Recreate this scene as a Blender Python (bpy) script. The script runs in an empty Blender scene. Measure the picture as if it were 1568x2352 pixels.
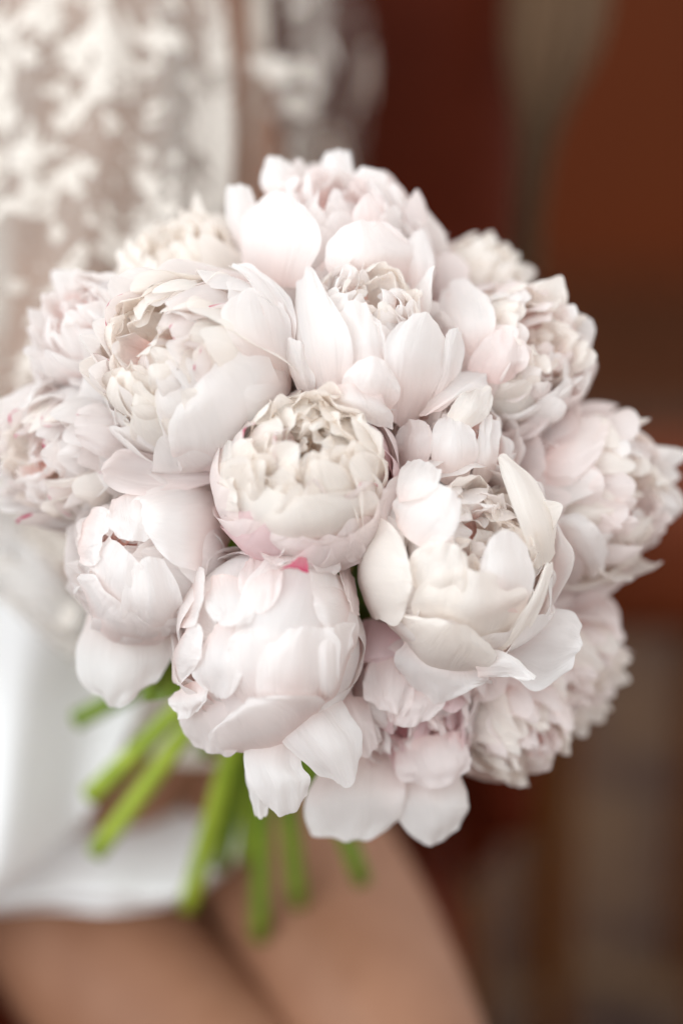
import bpy, bmesh, math, random
from mathutils import Vector, Matrix, noise

# ------------------------------------------------------------------ camera, light, exposure
scene = bpy.context.scene
PITCH = math.radians(17)
D0 = 1.10                                   # focus distance in metres
FOC, SENS = 85.0, 24.0
S = SENS / FOC * D0 / 1568.0                # metres per layout pixel in the focus plane
CX, CY, CZ = Vector((1, 0, 0)), Vector((0, math.sin(PITCH), math.cos(PITCH))), Vector((0, -math.cos(PITCH), math.sin(PITCH)))
TARGET = Vector((0, 0, 0.82))
CAM = TARGET + CZ * D0
ROT = Matrix((CX, CY, CZ)).transposed()

cam_data = bpy.data.cameras.new('camera')
cam = bpy.data.objects.new('camera', cam_data)
scene.collection.objects.link(cam)
cam.matrix_world = Matrix.Translation(CAM) @ ROT.to_4x4()
cam_data.lens = FOC
cam_data.sensor_fit = 'HORIZONTAL'
cam_data.sensor_width = SENS
cam_data.clip_start, cam_data.clip_end = 0.05, 50
cam_data.dof.use_dof = True
cam_data.dof.focus_distance = D0 + 0.008
cam_data.dof.aperture_fstop = 1.45
scene.camera = cam

world = bpy.data.worlds.new('World'); scene.world = world; world.use_nodes = True
world.node_tree.nodes['Background'].inputs[0].default_value = (0.98, 0.985, 0.985, 1)
world.node_tree.nodes['Background'].inputs[1].default_value = 1.12

def area(name, loc, target, size, power, col):
    l = bpy.data.lights.new(name, 'AREA'); l.shape = 'RECTANGLE'; l.size, l.size_y = size
    l.energy = power; l.color = col
    o = bpy.data.objects.new(name, l); scene.collection.objects.link(o)
    o.location = loc
    o.rotation_euler = (Vector(target) - Vector(loc)).to_track_quat('-Z', 'Y').to_euler()
    return o
area('window_light', (-1.75, -1.65, 1.75), (0, 0, 0.8), (3.2, 2.4), 48, (0.88, 0.96, 1.0))

vs = scene.view_settings
vs.view_transform = 'Standard'; vs.look = 'None'; vs.exposure = 0.14; vs.gamma = 1; vs.use_curve_mapping = False
scene.cycles.use_denoising = True; scene.cycles.adaptive_threshold = 0.02
scene.cycles.max_bounces = 18; scene.cycles.diffuse_bounces = 16; scene.cycles.transparent_max_bounces = 12
scene.cycles.transmission_bounces = 6

# ------------------------------------------------------------------ helpers
col = scene.collection
def K(d): return (D0 - d * S) / D0
def P(u, v, d=0.0):
    """layout pixel (1568 wide) at d pixels in front of the focus plane -> world point"""
    k = K(d)
    return CAM + ROT @ Vector(((u - 784) * S * k, (1176 - v) * S * k, -(D0 - d * S)))
def camdir(a): return (ROT @ Vector(a)).normalized()

def empty(name, loc):
    o = bpy.data.objects.new(name, None); o.empty_display_size = 0.02
    o.location = loc; col.objects.link(o); return o
def tag(o, label, cat, group=None, kind=None):
    if label: o['label'] = label
    if cat: o['category'] = cat
    if group: o['group'] = group
    if kind: o['kind'] = kind
    return o
def mesh_obj(name, verts, faces, mat, parent=None, uvs=None, smooth=True, sub=0):
    me = bpy.data.meshes.new(name)
    me.from_pydata(verts, [], faces)
    if uvs:
        lay = me.uv_layers.new(name='UVMap')
        for l in me.loops: lay.data[l.index].uv = uvs[l.vertex_index]
    if smooth: me.polygons.foreach_set('use_smooth', [True] * len(me.polygons))
    me.materials.append(mat)
    o = bpy.data.objects.new(name, me); col.objects.link(o)
    if parent: o.parent = parent
    if sub:
        m = o.modifiers.new('sub', 'SUBSURF'); m.levels = m.render_levels = sub
    return o
def grid_faces(nu, nv, wrap=False):
    f = []
    for j in range(nv - 1):
        for i in range(nu - (0 if wrap else 1)):
            a = j * nu + i; b = j * nu + (i + 1) % nu
            f.append((a, b, b + nu, a + nu))
    return f
def sstep(a, b, x):
    t = min(1, max(0, (x - a) / (b - a))); return t * t * (3 - 2 * t)
def cr(pts, t):
    """Catmull-Rom through a list of Vectors, t in 0..1"""
    n = len(pts) - 1
    x = min(n - 1e-6, max(0, t * n)); i = int(x); f = x - i
    p1, p2 = pts[i], pts[i + 1]
    p0 = pts[i - 1] if i > 0 else p1 * 2 - p2
    p3 = pts[i + 2] if i + 2 <= n else p2 * 2 - p1
    return 0.5 * ((2 * p1) + (p2 - p0) * f + (2 * p0 - 5 * p1 + 4 * p2 - p3) * f * f + (3 * p1 - p0 - 3 * p2 + p3) * f ** 3)
def tube(name, pts, radii, mat, parent=None, ns=14, steps=28, origin=Vector((0, 0, 0)), cap=True):
    ps = [cr(pts, i / (steps - 1)) for i in range(steps)]
    rs = [cr([Vector((r, 0, 0)) for r in radii], i / (steps - 1)).x for i in range(steps)]
    verts = []; uv = []
    ref = Vector((0.31, 0.2, 0.93))
    for i, p in enumerate(ps):
        t = (ps[min(i + 1, steps - 1)] - ps[max(i - 1, 0)]).normalized()
        a = t.cross(ref).normalized(); b = t.cross(a)
        for k in range(ns):
            th = 2 * math.pi * k / ns
            verts.append(p + (a * math.cos(th) + b * math.sin(th)) * rs[i] - origin); uv.append((k / ns, i / steps))
    faces = grid_faces(ns, steps, True)
    if cap:
        faces.append(tuple(range(ns))[::-1]); faces.append(tuple(range((steps - 1) * ns, steps * ns)))
    return mesh_obj(name, verts, faces, mat, parent, uv)

# ------------------------------------------------------------------ materials
def nodes(name):
    m = bpy.data.materials.new(name); m.use_nodes = True
    nt = m.node_tree; nt.nodes.clear()
    out = nt.nodes.new('ShaderNodeOutputMaterial')
    return m, nt, out
def N(nt, t, **kw):
    n = nt.nodes.new(t)
    for k, v in kw.items():
        if k in n.inputs: n.inputs[k].default_value = v
        else: setattr(n, k, v)
    return n
def ramp(nt, stops, interp='LINEAR'):
    r = nt.nodes.new('ShaderNodeValToRGB'); r.color_ramp.interpolation = interp
    els = r.color_ramp.elements
    while len(els) < len(stops): els.new(0.5)
    for e, (p, c) in zip(els, stops): e.position = p; e.color = (*c, 1) if len(c) == 3 else c
    return r

def petal_mat(name, tip, base, blush=0.0, edge=None, trans=0.50, base_to=0.55):
    m, nt, out = nodes(name); L = nt.links.new
    uv = N(nt, 'ShaderNodeUVMap'); sep = N(nt, 'ShaderNodeSeparateXYZ'); L(uv.outputs[0], sep.inputs[0])
    info = N(nt, 'ShaderNodeObjectInfo')
    # pigment: blush claw fading to the blade, deepened to paint warm shade into crevices
    rmp = ramp(nt, [(0.0, base), (base_to, tuple(0.35 * b + 0.65 * t for b, t in zip(base, tip))), (min(1, base_to + 0.28), tip)])
    big = N(nt, 'ShaderNodeTexNoise', Scale=22.0, Detail=2.0)
    tc = N(nt, 'ShaderNodeTexCoord'); L(tc.outputs['Object'], big.inputs['Vector'])
    off = N(nt, 'ShaderNodeMath', operation='MULTIPLY_ADD'); L(big.outputs[0], off.inputs[0]); off.inputs[1].default_value = -0.35
    add = N(nt, 'ShaderNodeMath', operation='ADD'); L(sep.outputs['Y'], add.inputs[0])
    off.inputs[2].default_value = 0.175; L(off.outputs[0], add.inputs[1])
    L(add.outputs[0], rmp.inputs[0])
    colr = rmp.outputs[0]
    # veins running along the petal
    mp = N(nt, 'ShaderNodeMapping'); mp.inputs['Scale'].default_value = (26, 1.6, 1); L(uv.outputs[0], mp.inputs[0])
    adr = N(nt, 'ShaderNodeVectorMath', operation='ADD'); L(mp.outputs[0], adr.inputs[0]); L(info.outputs['Random'], adr.inputs[1])
    vein = N(nt, 'ShaderNodeTexNoise', Scale=1.0, Detail=4.0, Roughness=0.62); L(adr.outputs[0], vein.inputs['Vector'])
    hv = N(nt, 'ShaderNodeMapRange'); L(vein.outputs[0], hv.inputs[0])
    hv.inputs[1].default_value = 0.3; hv.inputs[2].default_value = 0.7; hv.inputs[3].default_value = 0.985; hv.inputs[4].default_value = 1.01
    mul = N(nt, 'ShaderNodeMix', data_type='RGBA', blend_type='MULTIPLY'); mul.inputs[0].default_value = 1
    L(colr, mul.inputs[6]); L(hv.outputs[0], mul.inputs[7]); colr = mul.outputs[2]
    if edge:
        em = N(nt, 'ShaderNodeMapping'); em.inputs['Scale'].default_value = (2.2, 1.0, 1); L(uv.outputs[0], em.inputs[0])
        ea = N(nt, 'ShaderNodeVectorMath', operation='ADD'); L(em.outputs[0], ea.inputs[0]); L(info.outputs['Random'], ea.inputs[1])
        en = N(nt, 'ShaderNodeTexNoise', Scale=2.0, Detail=2.0); L(ea.outputs[0], en.inputs['Vector'])
        e1 = N(nt, 'ShaderNodeMath', operation='MULTIPLY_ADD'); L(en.outputs[0], e1.inputs[0]); e1.inputs[1].default_value = 0.22; L(sep.outputs['Y'], e1.inputs[2])
        er = ramp(nt, [(0.0, (0, 0, 0)), (edge[1], (0, 0, 0)), (edge[1] + 0.02, (1, 1, 1))])
        e2 = N(nt, 'ShaderNodeMath', operation='MULTIPLY'); L(e1.outputs[0], e2.inputs[0]); e2.inputs[1].default_value = 1 / 1.2
        L(e2.outputs[0], er.inputs[0])
        mx = N(nt, 'ShaderNodeMix', data_type='RGBA'); L(er.outputs[0], mx.inputs[0]); L(colr, mx.inputs[6]); mx.inputs[7].default_value = (*edge[0], 1)
        colr = mx.outputs[2]
    # fine relief
    fin = N(nt, 'ShaderNodeTexNoise', Scale=420.0, Detail=2.0); L(tc.outputs['Object'], fin.inputs['Vector'])
    hb = N(nt, 'ShaderNodeMath', operation='MULTIPLY_ADD'); L(fin.outputs[0], hb.inputs[0]); hb.inputs[1].default_value = 0.25; L(vein.outputs[0], hb.inputs[2])
    wm = N(nt, 'ShaderNodeMapping'); wm.inputs['Scale'].default_value = (5.5, 3.0, 1); L(uv.outputs[0], wm.inputs[0])
    wa = N(nt, 'ShaderNodeVectorMath', operation='ADD'); L(wm.outputs[0], wa.inputs[0]); L(info.outputs['Random'], wa.inputs[1])
    wr = N(nt, 'ShaderNodeTexNoise', Scale=1.0, Detail=3.0, Roughness=0.5, Distortion=0.7); L(wa.outputs[0], wr.inputs['Vector'])
    b0 = N(nt, 'ShaderNodeBump', Strength=0.35, Distance=0.004); L(wr.outputs[0], b0.inputs['Height'])
    bmp = N(nt, 'ShaderNodeBump', Strength=0.09, Distance=0.0010); L(hb.outputs[0], bmp.inputs['Height']); L(b0.outputs[0], bmp.inputs['Normal'])
    pb = N(nt, 'ShaderNodeBsdfPrincipled', Roughness=0.55); pb.inputs['Specular IOR Level'].default_value = 0.22
    pb.inputs['Sheen Weight'].default_value = 0.12
    L(colr, pb.inputs['Base Color']); L(bmp.outputs[0], pb.inputs['Normal'])
    warm = N(nt, 'ShaderNodeMix', data_type='RGBA', blend_type='MULTIPLY'); warm.inputs[0].default_value = 1; warm.inputs[7].default_value = (1.0, 0.935, 0.91, 1)
    L(colr, warm.inputs[6])
    tr = N(nt, 'ShaderNodeBsdfTranslucent'); L(warm.outputs[2], tr.inputs[0]); L(bmp.outputs[0], tr.inputs[1])
    mix = N(nt, 'ShaderNodeMixShader'); mix.inputs[0].default_value = trans
    L(pb.outputs[0], mix.inputs[1]); L(tr.outputs[0], mix.inputs[2]); L(mix.outputs[0], out.inputs[0])
    return m

WHITE = (0.968, 0.964, 0.960)
MP = {
 'white': petal_mat('petal_white', WHITE, (0.92, 0.56, 0.48), base_to=0.46),
 'cream': petal_mat('petal_cream', (0.975, 0.96, 0.925), (0.93, 0.82, 0.70), base_to=0.35),
 'blush': petal_mat('petal_blush', (0.965, 0.92, 0.912), (0.90, 0.54, 0.49), base_to=0.45),
 'pink': petal_mat('petal_pink', (0.89, 0.75, 0.77), (0.84, 0.46, 0.50), base_to=0.5),
 'crimson': petal_mat('petal_crimson', (0.68, 0.04, 0.16), (0.90, 0.70, 0.70), base_to=0.62),
 'fleck': petal_mat('petal_fleck', (0.90, 0.86, 0.85), (0.87, 0.66, 0.62), base_to=0.35, edge=((0.62, 0.03, 0.16), 0.925)),
}
def simple(name, c, rough=0.6, spec=0.3, nscale=None, c2=None, bump=0.0, bscale=40, det=3.0):
    m, nt, out = nodes(name); L = nt.links.new
    pb = N(nt, 'ShaderNodeBsdfPrincipled', Roughness=rough); pb.inputs['Specular IOR Level'].default_value = spec
    pb.inputs['Base Color'].default_value = (*c, 1)
    tc = N(nt, 'ShaderNodeTexCoord')
    if nscale:
        n = N(nt, 'ShaderNodeTexNoise', Scale=nscale, Detail=det); L(tc.outputs['Object'], n.inputs['Vector'])
        r = ramp(nt, [(0.32, c), (0.68, c2)]); L(n.outputs[0], r.inputs[0]); L(r.outputs[0], pb.inputs['Base Color'])
    if bump:
        n2 = N(nt, 'ShaderNodeTexNoise', Scale=bscale, Detail=4.0); L(tc.outputs['Object'], n2.inputs['Vector'])
        b = N(nt, 'ShaderNodeBump', Strength=bump, Distance=0.004); L(n2.outputs[0], b.inputs['Height']); L(b.outputs[0], pb.inputs['Normal'])
    L(pb.outputs[0], out.inputs[0]); return m
STEM = simple('stem_green', (0.24, 0.34, 0.025), 0.45, 0.35, 60, (0.36, 0.45, 0.045), 0.15, 200)
STEMD = simple('stem_dark_green', (0.12, 0.20, 0.02), 0.45, 0.35, 60, (0.20, 0.28, 0.03), 0.15, 200)
LEAF = simple('leaf_green', (0.05, 0.13, 0.02), 0.4, 0.4, 40, (0.11, 0.22, 0.03), 0.2, 90)

# ------------------------------------------------------------------ petals
class Frame:
    """a flower's own axes: base point (root) and e1/e2/axis"""
    def __init__(self, c, R, axis):
        self.k = K(c[2]) * S
        self.c = P(*c); self.R = R * self.k
        self.A = camdir(axis)
        e1 = CX - self.A * CX.dot(self.A)
        if e1.length < 0.35:
            e1 = CY.cross(self.A)
        self.e1 = e1.normalized(); self.e2 = self.A.cross(self.e1)
        self.base = self.c - self.A * self.R * 0.78

def petal(fr, root, mat, phi, L=2.0, W=0.8, a0=0, a1=150, rho0=0.18, z0=0.0, tip=0, eL=0, eR=0, ruf=0.04, crump=0.035,
          jag=0.026, round_=0.24, tilt=0.0, shear=0.0, cup=1.0, vm=0.58, wb=0.28, seed=0, nu=13, nv=17, fold=0.0, close=0.45, lat=0.0):
    """one petal. Lengths in flower radii, angles in degrees. a0/a1: rise angle of the midline at the claw and at the tip
    (0 outwards, 90 along the axis, 150 closing over). tip: reflex of the tip. eL/eR: outward roll of the side edges."""
    R = fr.R
    ph = math.radians(phi)
    er = fr.e1 * math.cos(ph) + fr.e2 * math.sin(ph)
    ep = -fr.e1 * math.sin(ph) + fr.e2 * math.cos(ph)
    A = fr.A
    ns = 60
    line = []; ang = []
    r, z, l = rho0, z0, 0.0
    for i in range(ns + 1):
        v = i / ns * 1.12
        al = math.radians(a0 + (a1 - a0) * min(v, 1.12) - tip * sstep(0.62, 1.0, v) + lat * math.sin(3 * v + seed))
        line.append((r, z)); ang.append(al)
        r += math.cos(al) * L * 1.12 / ns; z += math.sin(al) * L * 1.12 / ns
    def at(v):
        x = min(ns - 1e-4, max(0, v / 1.12 * ns)); i = int(x); f = x - i
        return line[i][0] + (line[i + 1][0] - line[i][0]) * f, line[i][1] + (line[i + 1][1] - line[i][1]) * f, ang[i] + (ang[i + 1] - ang[i]) * f
    verts, uvs = [], []
    sx = seed * 7.31
    half = nu // 2
    for j in range(nv):
        vg = j / (nv - 1)
        for i in range(nu):
            u = -1 + 2 * i / (nu - 1)
            jn = noise.noise(Vector((u * 2.6 + sx, 3.3, sx))) * jag + noise.noise(Vector((u * 7.5 + sx, 9.1, sx))) * jag * 0.55
            vv = vg * (1 - round_ * u * u + jn * 2.2 * vg)
            vv = min(1.1, max(0, vv))
            if vg < vm: w = W * (wb + (1 - wb) * math.sin(math.pi / 2 * vg / vm) ** 0.9)
            else: w = W * (1 - close * ((vg - vm) / (1 - vm)) ** 1.6)
            pr, pz, al = at(vv)
            # cross-section: integrate the turning angle away from the midline
            kap = cup
            au = abs(u); n = 7; x = y = 0.0
            e = eR if u > 0 else eL
            for q in range(n):
                t = au * (q + 0.5) / n
                b = kap * w * t - math.radians(e) * sstep(0.35, 1.0, t) * sstep(0.05, 0.5, vg)
                b += math.radians(fold) * sstep(0, 0.15, t)
                x += math.cos(b) * w * au / n; y += math.sin(b) * w * au / n
            x = math.copysign(x, u)
            y += tilt * x
            ed = max(sstep(0.45, 1, au), sstep(0.5, 1, vg)) * sstep(0.1, 0.5, vg)
            s_ = u * w * 0.9 + vv * 0.35
            y += ruf * ed * math.sin(7.5 * s_ / max(W, .3) + seed * 1.7) + ruf * 0.8 * ed * noise.noise(Vector((u * 3.1, vg * 3.0, sx + 5)))
            y += crump * sstep(0.0, 0.4, vg) * (noise.noise(Vector((u * 1.7, vg * 1.6, sx))) + 0.5 * noise.noise(Vector((u * 4.2, vg * 2.6, sx + 2))))
            x += shear * vg * vg
            tx, tz = math.cos(al), math.sin(al)
            nx, nz = -tz, tx                         # towards the axis / inside of the cup
            p = (er * (pr + nx * y) + A * (pz + nz * y) + ep * x) * R
            verts.append(p + fr.base - root.location); uvs.append(((u + 1) / 2, vg))
    return mesh_obj('petal', verts, grid_faces(nu, nv), mat, root, uvs, sub=1)

def patch(root, mat, rows, ruf=2.0, crump=6.0, seed=0, nu=19, nv=17, lip=11.0, rt=0.08, sq=0.14, jag=0.065, v0=0.52):
    """a petal laid through measured points: rows from claw to tip, each a list of (u, v, d)"""
    rr = [[P(*p) for p in row] for row in rows]
    sx = seed * 3.7
    def at(u, v): return cr([cr(row, u) for row in rr], v)
    verts, uvs = [], []
    mid = at(0.5, 0.5)
    for j in range(nv):
        v = j / (nv - 1)
        for i in range(nu):
            x = -1 + 2 * i / (nu - 1)
            # rounded, slightly ragged margin
            q = 1 - sq * sstep(0.62, 1.0, v) ** 1.3 - 0.12 * sstep(0.35, 0.0, v)
            ju = noise.noise(Vector((v * 4.1, x * 0.7, sx))) * jag * 0.7 + noise.noise(Vector((v * 11, x * 0.7, sx + 4))) * jag * 0.3
            jv = noise.noise(Vector((x * 2.3, 1.7, sx))) * jag + noise.noise(Vector((x * 7.5, 4.2, sx))) * jag * 0.5
            uu = 0.5 + 0.5 * x * (q + ju); vv = v * (1 - rt * x * x + jv * v)
            p = at(uu, vv)
            e = 0.02
            nrm = (at(uu + e, vv) - at(uu - e, vv)).cross(at(uu, vv + e) - at(uu, vv - e))
            if nrm.length > 1e-12: nrm.normalize()
            if nrm.dot(CAM - p) < 0: nrm = -nrm
            n = noise.noise(Vector((x * 1.25, v * 2.5, sx))) + 0.5 * noise.noise(Vector((x * 3, v * 4, sx + 2)))
            ed = max(sstep(0.55, 1, v), sstep(0.4, 1, abs(x)))
            lp = lip * (max(sstep(0.72, 1, v), sstep(0.7, 1, abs(x)) * sstep(0.1, 0.4, v))) * (0.25 + 1.6 * noise.noise(Vector((x * 0.9 + 3, v * 1.1, sx + 7))))
            w = crump * n + ruf * ed * math.sin(9 * x + 4 * v + seed) + lp + 4.5 * ed * ed * noise.noise(Vector((x * 7, v * 7, sx + 1)))
            verts.append(p + nrm * w * S - root.location); uvs.append((0.5 + 0.5 * x, v0 + (1 - v0) * v))
    return mesh_obj('petal', verts, grid_faces(nu, nv), mat, root, uvs, sub=1)

BIND = P(615, 1430, -950)
GROUP = 'peonies tied in the bouquet'
def flower(label, c, R, axis, shell=(), guards=(), core=None, stem=None, seed=1, mat='white', coremat='cream', stemmat=None, bind=(0, 0), patches=()):
    rnd = random.Random(seed)
    fr = Frame(c, R, axis)
    root = empty('peony', fr.base)
    tag(root, label, 'peony', GROUP)
    n = 0
    for g in guards:
        g = dict(g); m = MP[g.pop('mat', mat)]; n += 1
        petal(fr, root, m, seed=seed * 10 + n, **g)
    for (cnt, rho, a1, W, ph0, kw) in shell:
        kw = dict(kw); m = kw.pop('mat', mat); jit = kw.pop('jit', 1.0); alt = kw.pop('alt', None)
        lop = kw.pop('lop', None)                      # (azimuth, extra closing degrees): one side closes further
        for i in range(cnt):
            n += 1
            ph = ph0 + 360 * i / cnt + rnd.uniform(-14, 14) * jit
            rad = (rho - 0.18) * (1 + rnd.uniform(-0.05, 0.05) * jit)
            aa = a1 + rnd.uniform(-9, 9) * jit
            if lop: aa += lop[1] * math.cos(math.radians(ph - lop[0]))
            mm = alt if (alt and rnd.random() < 0.3) else m
            petal(fr, root, MP[mm], ph, L=rad * math.radians(aa), W=W * rnd.uniform(0.88, 1.12), a0=0, a1=aa, z0=0.78 - rad, seed=seed * 10 + n,
                  tilt=rnd.uniform(0.04, 0.16), cup=1.0 / max(.4, rho), **kw)
    if core:
        q = dict(n=30, r=0.70, top=1.50, crump=0.08, W=1.0, ruf=0.038, a=138, rings=(1.0, 0.82, 0.64, 0.46, 0.28), wisps=6); q.update(core)
        ms = coremat if isinstance(coremat, (list, tuple)) else [coremat]
        for ri, rf in enumerate(q['rings']):
            rho = q['r'] * rf
            cnt = max(3, round(q['n'] * rf / sum(q['rings'])) + 1)
            for i in range(cnt):
                n += 1
                ph = 360 * (i + rnd.uniform(-.3, .3)) / cnt + 47 * ri
                aa = q['a'] + rnd.uniform(-24, 22)
                rad = rho * rnd.uniform(0.86, 1.08) * 0.92
                ztop = q['top'] - 0.13 * rf * rf + rnd.uniform(-0.09, 0.07)
                petal(fr, root, MP[rnd.choice(ms)], ph, L=rad * math.radians(aa) + 0.18, W=q['W'] * (0.52 * rho + 0.15) * rnd.uniform(0.75, 1.25), a0=8, a1=aa, rho0=0.08, z0=ztop - rad * (1 - math.cos(math.radians(aa))),
                      tip=rnd.choice((rnd.uniform(-40, 5), rnd.uniform(0, 45))), eL=rnd.uniform(-40, 45), eR=rnd.uniform(-40, 45), ruf=q['ruf'], crump=q['crump'] * rnd.uniform(.7, 1.5), jag=0.018,
                      round_=rnd.uniform(.2, .42), tilt=rnd.uniform(-.12, .3), cup=rnd.uniform(0.4, 1.3) / max(.3, rho), vm=0.72, wb=0.3, seed=seed * 10 + n, nu=13, nv=17, close=0.45, shear=rnd.uniform(-.06, .06))
        for i in range(q['wisps']):
            n += 1
            petal(fr, root, MP[rnd.choice(ms)], rnd.uniform(0, 360), L=rnd.uniform(.5, .75), W=rnd.uniform(.10, .2), a0=70, a1=rnd.uniform(95, 150), rho0=rnd.uniform(.05, .45) * q['r'], z0=q['top'] - rnd.uniform(.5, .62),
                  tip=rnd.uniform(-60, 40), eL=rnd.uniform(-40, 60), eR=rnd.uniform(-40, 60), ruf=.04, crump=.09, jag=.07, vm=.75, wb=.4, seed=seed * 10 + n, nu=9, nv=11, close=.2)
    def lift(u, v, h):
        r = math.hypot(u - c[0], v - c[1])
        if r < 0.93 * R: d = math.sqrt(R * R - r * r)
        else: d = 0.367 * R - (r - 0.93 * R) * 1.3
        return (u, v, c[2] + d + h)
    for (pm, rows, kw) in patches:
        kw = dict(kw); n += 1
        if not kw.pop('ab', False): rows = [[lift(*p) for p in row] for row in rows]
        patch(root, MP[pm], rows, seed=seed * 10 + n, **kw)
    if stem:                                           # from the flower's base through the tie to its cut end
        b = BIND + (CX * bind[0] + CY * bind[1]) * S
        e = P(*stem)
        p1 = fr.base - fr.A * 0.03 + (b - fr.base) * 0.2
        rs = 0.0054
        tube('stem', [fr.base - fr.A * 0.001, p1, fr.base.lerp(b, 0.65), b, b.lerp(e, 0.5), e], [rs] * 6, stemmat or STEM, root, origin=root.location)
    return fr, root

def sh(a1=140, jit=1.0, W=0.85):
    return [(5, 1.0, a1, W, 20, dict(jit=jit)), (5, 0.93, a1 + 8, W * 0.95, 55, dict(jit=jit)), (5, 0.84, a1 + 10, W * .85, 10, dict(jit=jit, ruf=0.05, crump=.05))]

# ---- front flowers
flower('cream-centred peony in the middle of the bouquet, tightly ringed by thin blush petals', (700, 1100, -80), 214, (0.04, 0.40, 0.9),
    shell=[(7, 1.0, 124, 0.8, 30, dict(mat='blush', crump=.02, jit=.5)), (7, 0.965, 128, 0.75, 0, dict(mat='blush', alt='pink', jit=.5)), (7, 0.93, 130, 0.72, 25, dict(mat='pink', alt='blush', jit=.5)),
           (7, 0.89, 130, .68, 10, dict(mat='blush', crump=.03, jit=.5)), (7, 0.84, 130, .66, 40, dict(mat='cream', crump=.04, jit=.5)), (7, 0.78, 130, .62, 10, dict(mat='cream', ruf=.05, crump=.05, jit=.6))],
    core=dict(n=54, r=.78, top=1.66, a=148), coremat=['cream', 'cream', 'cream', 'cream', 'cream', 'cream', 'cream', 'fleck'], stem=(430, 2085, -1400), seed=3,
    patches=[('blush', [[(505, 1190, -30), (655, 1290, -40), (810, 1314, -40)], [(515, 1180, 4), (668, 1262, 10), (835, 1278, 4)], [(560, 1195, 8), (690, 1235, 16), (850, 1215, 8)]], dict(crump=4)),
             ('cream', [[(535, 1240, -14), (690, 1295, -14), (865, 1220, -24)], [(512, 1150, 8), (680, 1228, 22), (872, 1160, 8)], [(520, 1080, 6), (670, 1168, 26), (850, 1122, 14)], [(545, 1050, -10), (660, 1138, 12), (800, 1118, 8)]], dict(crump=7, nu=25)),
             ('blush', [[(835, 1302, -30), (892, 1220, -40), (912, 1110, -50)], [(800, 1290, 10), (862, 1220, 16), (902, 1120, 0)], [(790, 1250, 20), (842, 1190, 26), (888, 1105, 10)]], dict(crump=4)),
             ('cream', [[(493, 1160, -40), (488, 1090, -50), (508, 1010, -50)], [(508, 1170, 6), (503, 1090, 8), (523, 1010, 0)], [(560, 1190, 14), (540, 1110, 18), (550, 1020, 10)]], dict(crump=5))])
flower('big globe peony with a ruffled open side, beside the lace sleeve', (445, 845, -150), 232, (-0.48, 0.20, 0.85),
    shell=[(6, 1.0, 122, .85, 40, dict(jit=.8, lop=(-30, 16))), (6, .96, 130, .8, 0, dict(lop=(-30, 16))), (6, .9, 134, .7, 30, dict(mat='white', ruf=.05, lop=(-30, 14))), (6, .83, 132, .65, 0, dict(mat='cream', ruf=.07, crump=.06)), (6, .75, 130, .6, 0, dict(mat='cream', ruf=.08, crump=.06))],
    core=dict(n=44, r=.80, top=1.62, a=140), coremat=['cream', 'white', 'cream', 'cream', 'fleck'], stem=(220, 1960, -1200), seed=4,
    patches=[('white', [[(400, 1075, -30), (540, 1070, -30), (650, 930, -40)], [(390, 1030, 12), (530, 1000, 16), (640, 870, 8)], [(385, 970, 14), (500, 920, 22), (610, 800, 18)], [(400, 930, 0), (470, 860, 16), (540, 770, 8)]], dict(crump=5)),
             ('white', [[(590, 860, -20), (640, 870, -20), (668, 890, -40)], [(530, 780, 26), (610, 790, 30), (672, 830, 20)], [(505, 715, 30), (590, 700, 40), (668, 740, 40)], [(530, 680, 30), (590, 664, 36), (655, 690, 30)]], dict(crump=4)),
             ('white', [[(620, 830, -20), (650, 800, -30), (672, 860, -20)], [(600, 720, 30), (650, 700, 30), (684, 770, 60)], [(560, 640, 0), (610, 640, 10), (672, 690, 50)], [(500, 605, -40), (560, 615, -20), (650, 655, 20)]], dict(crump=6))])
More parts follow.
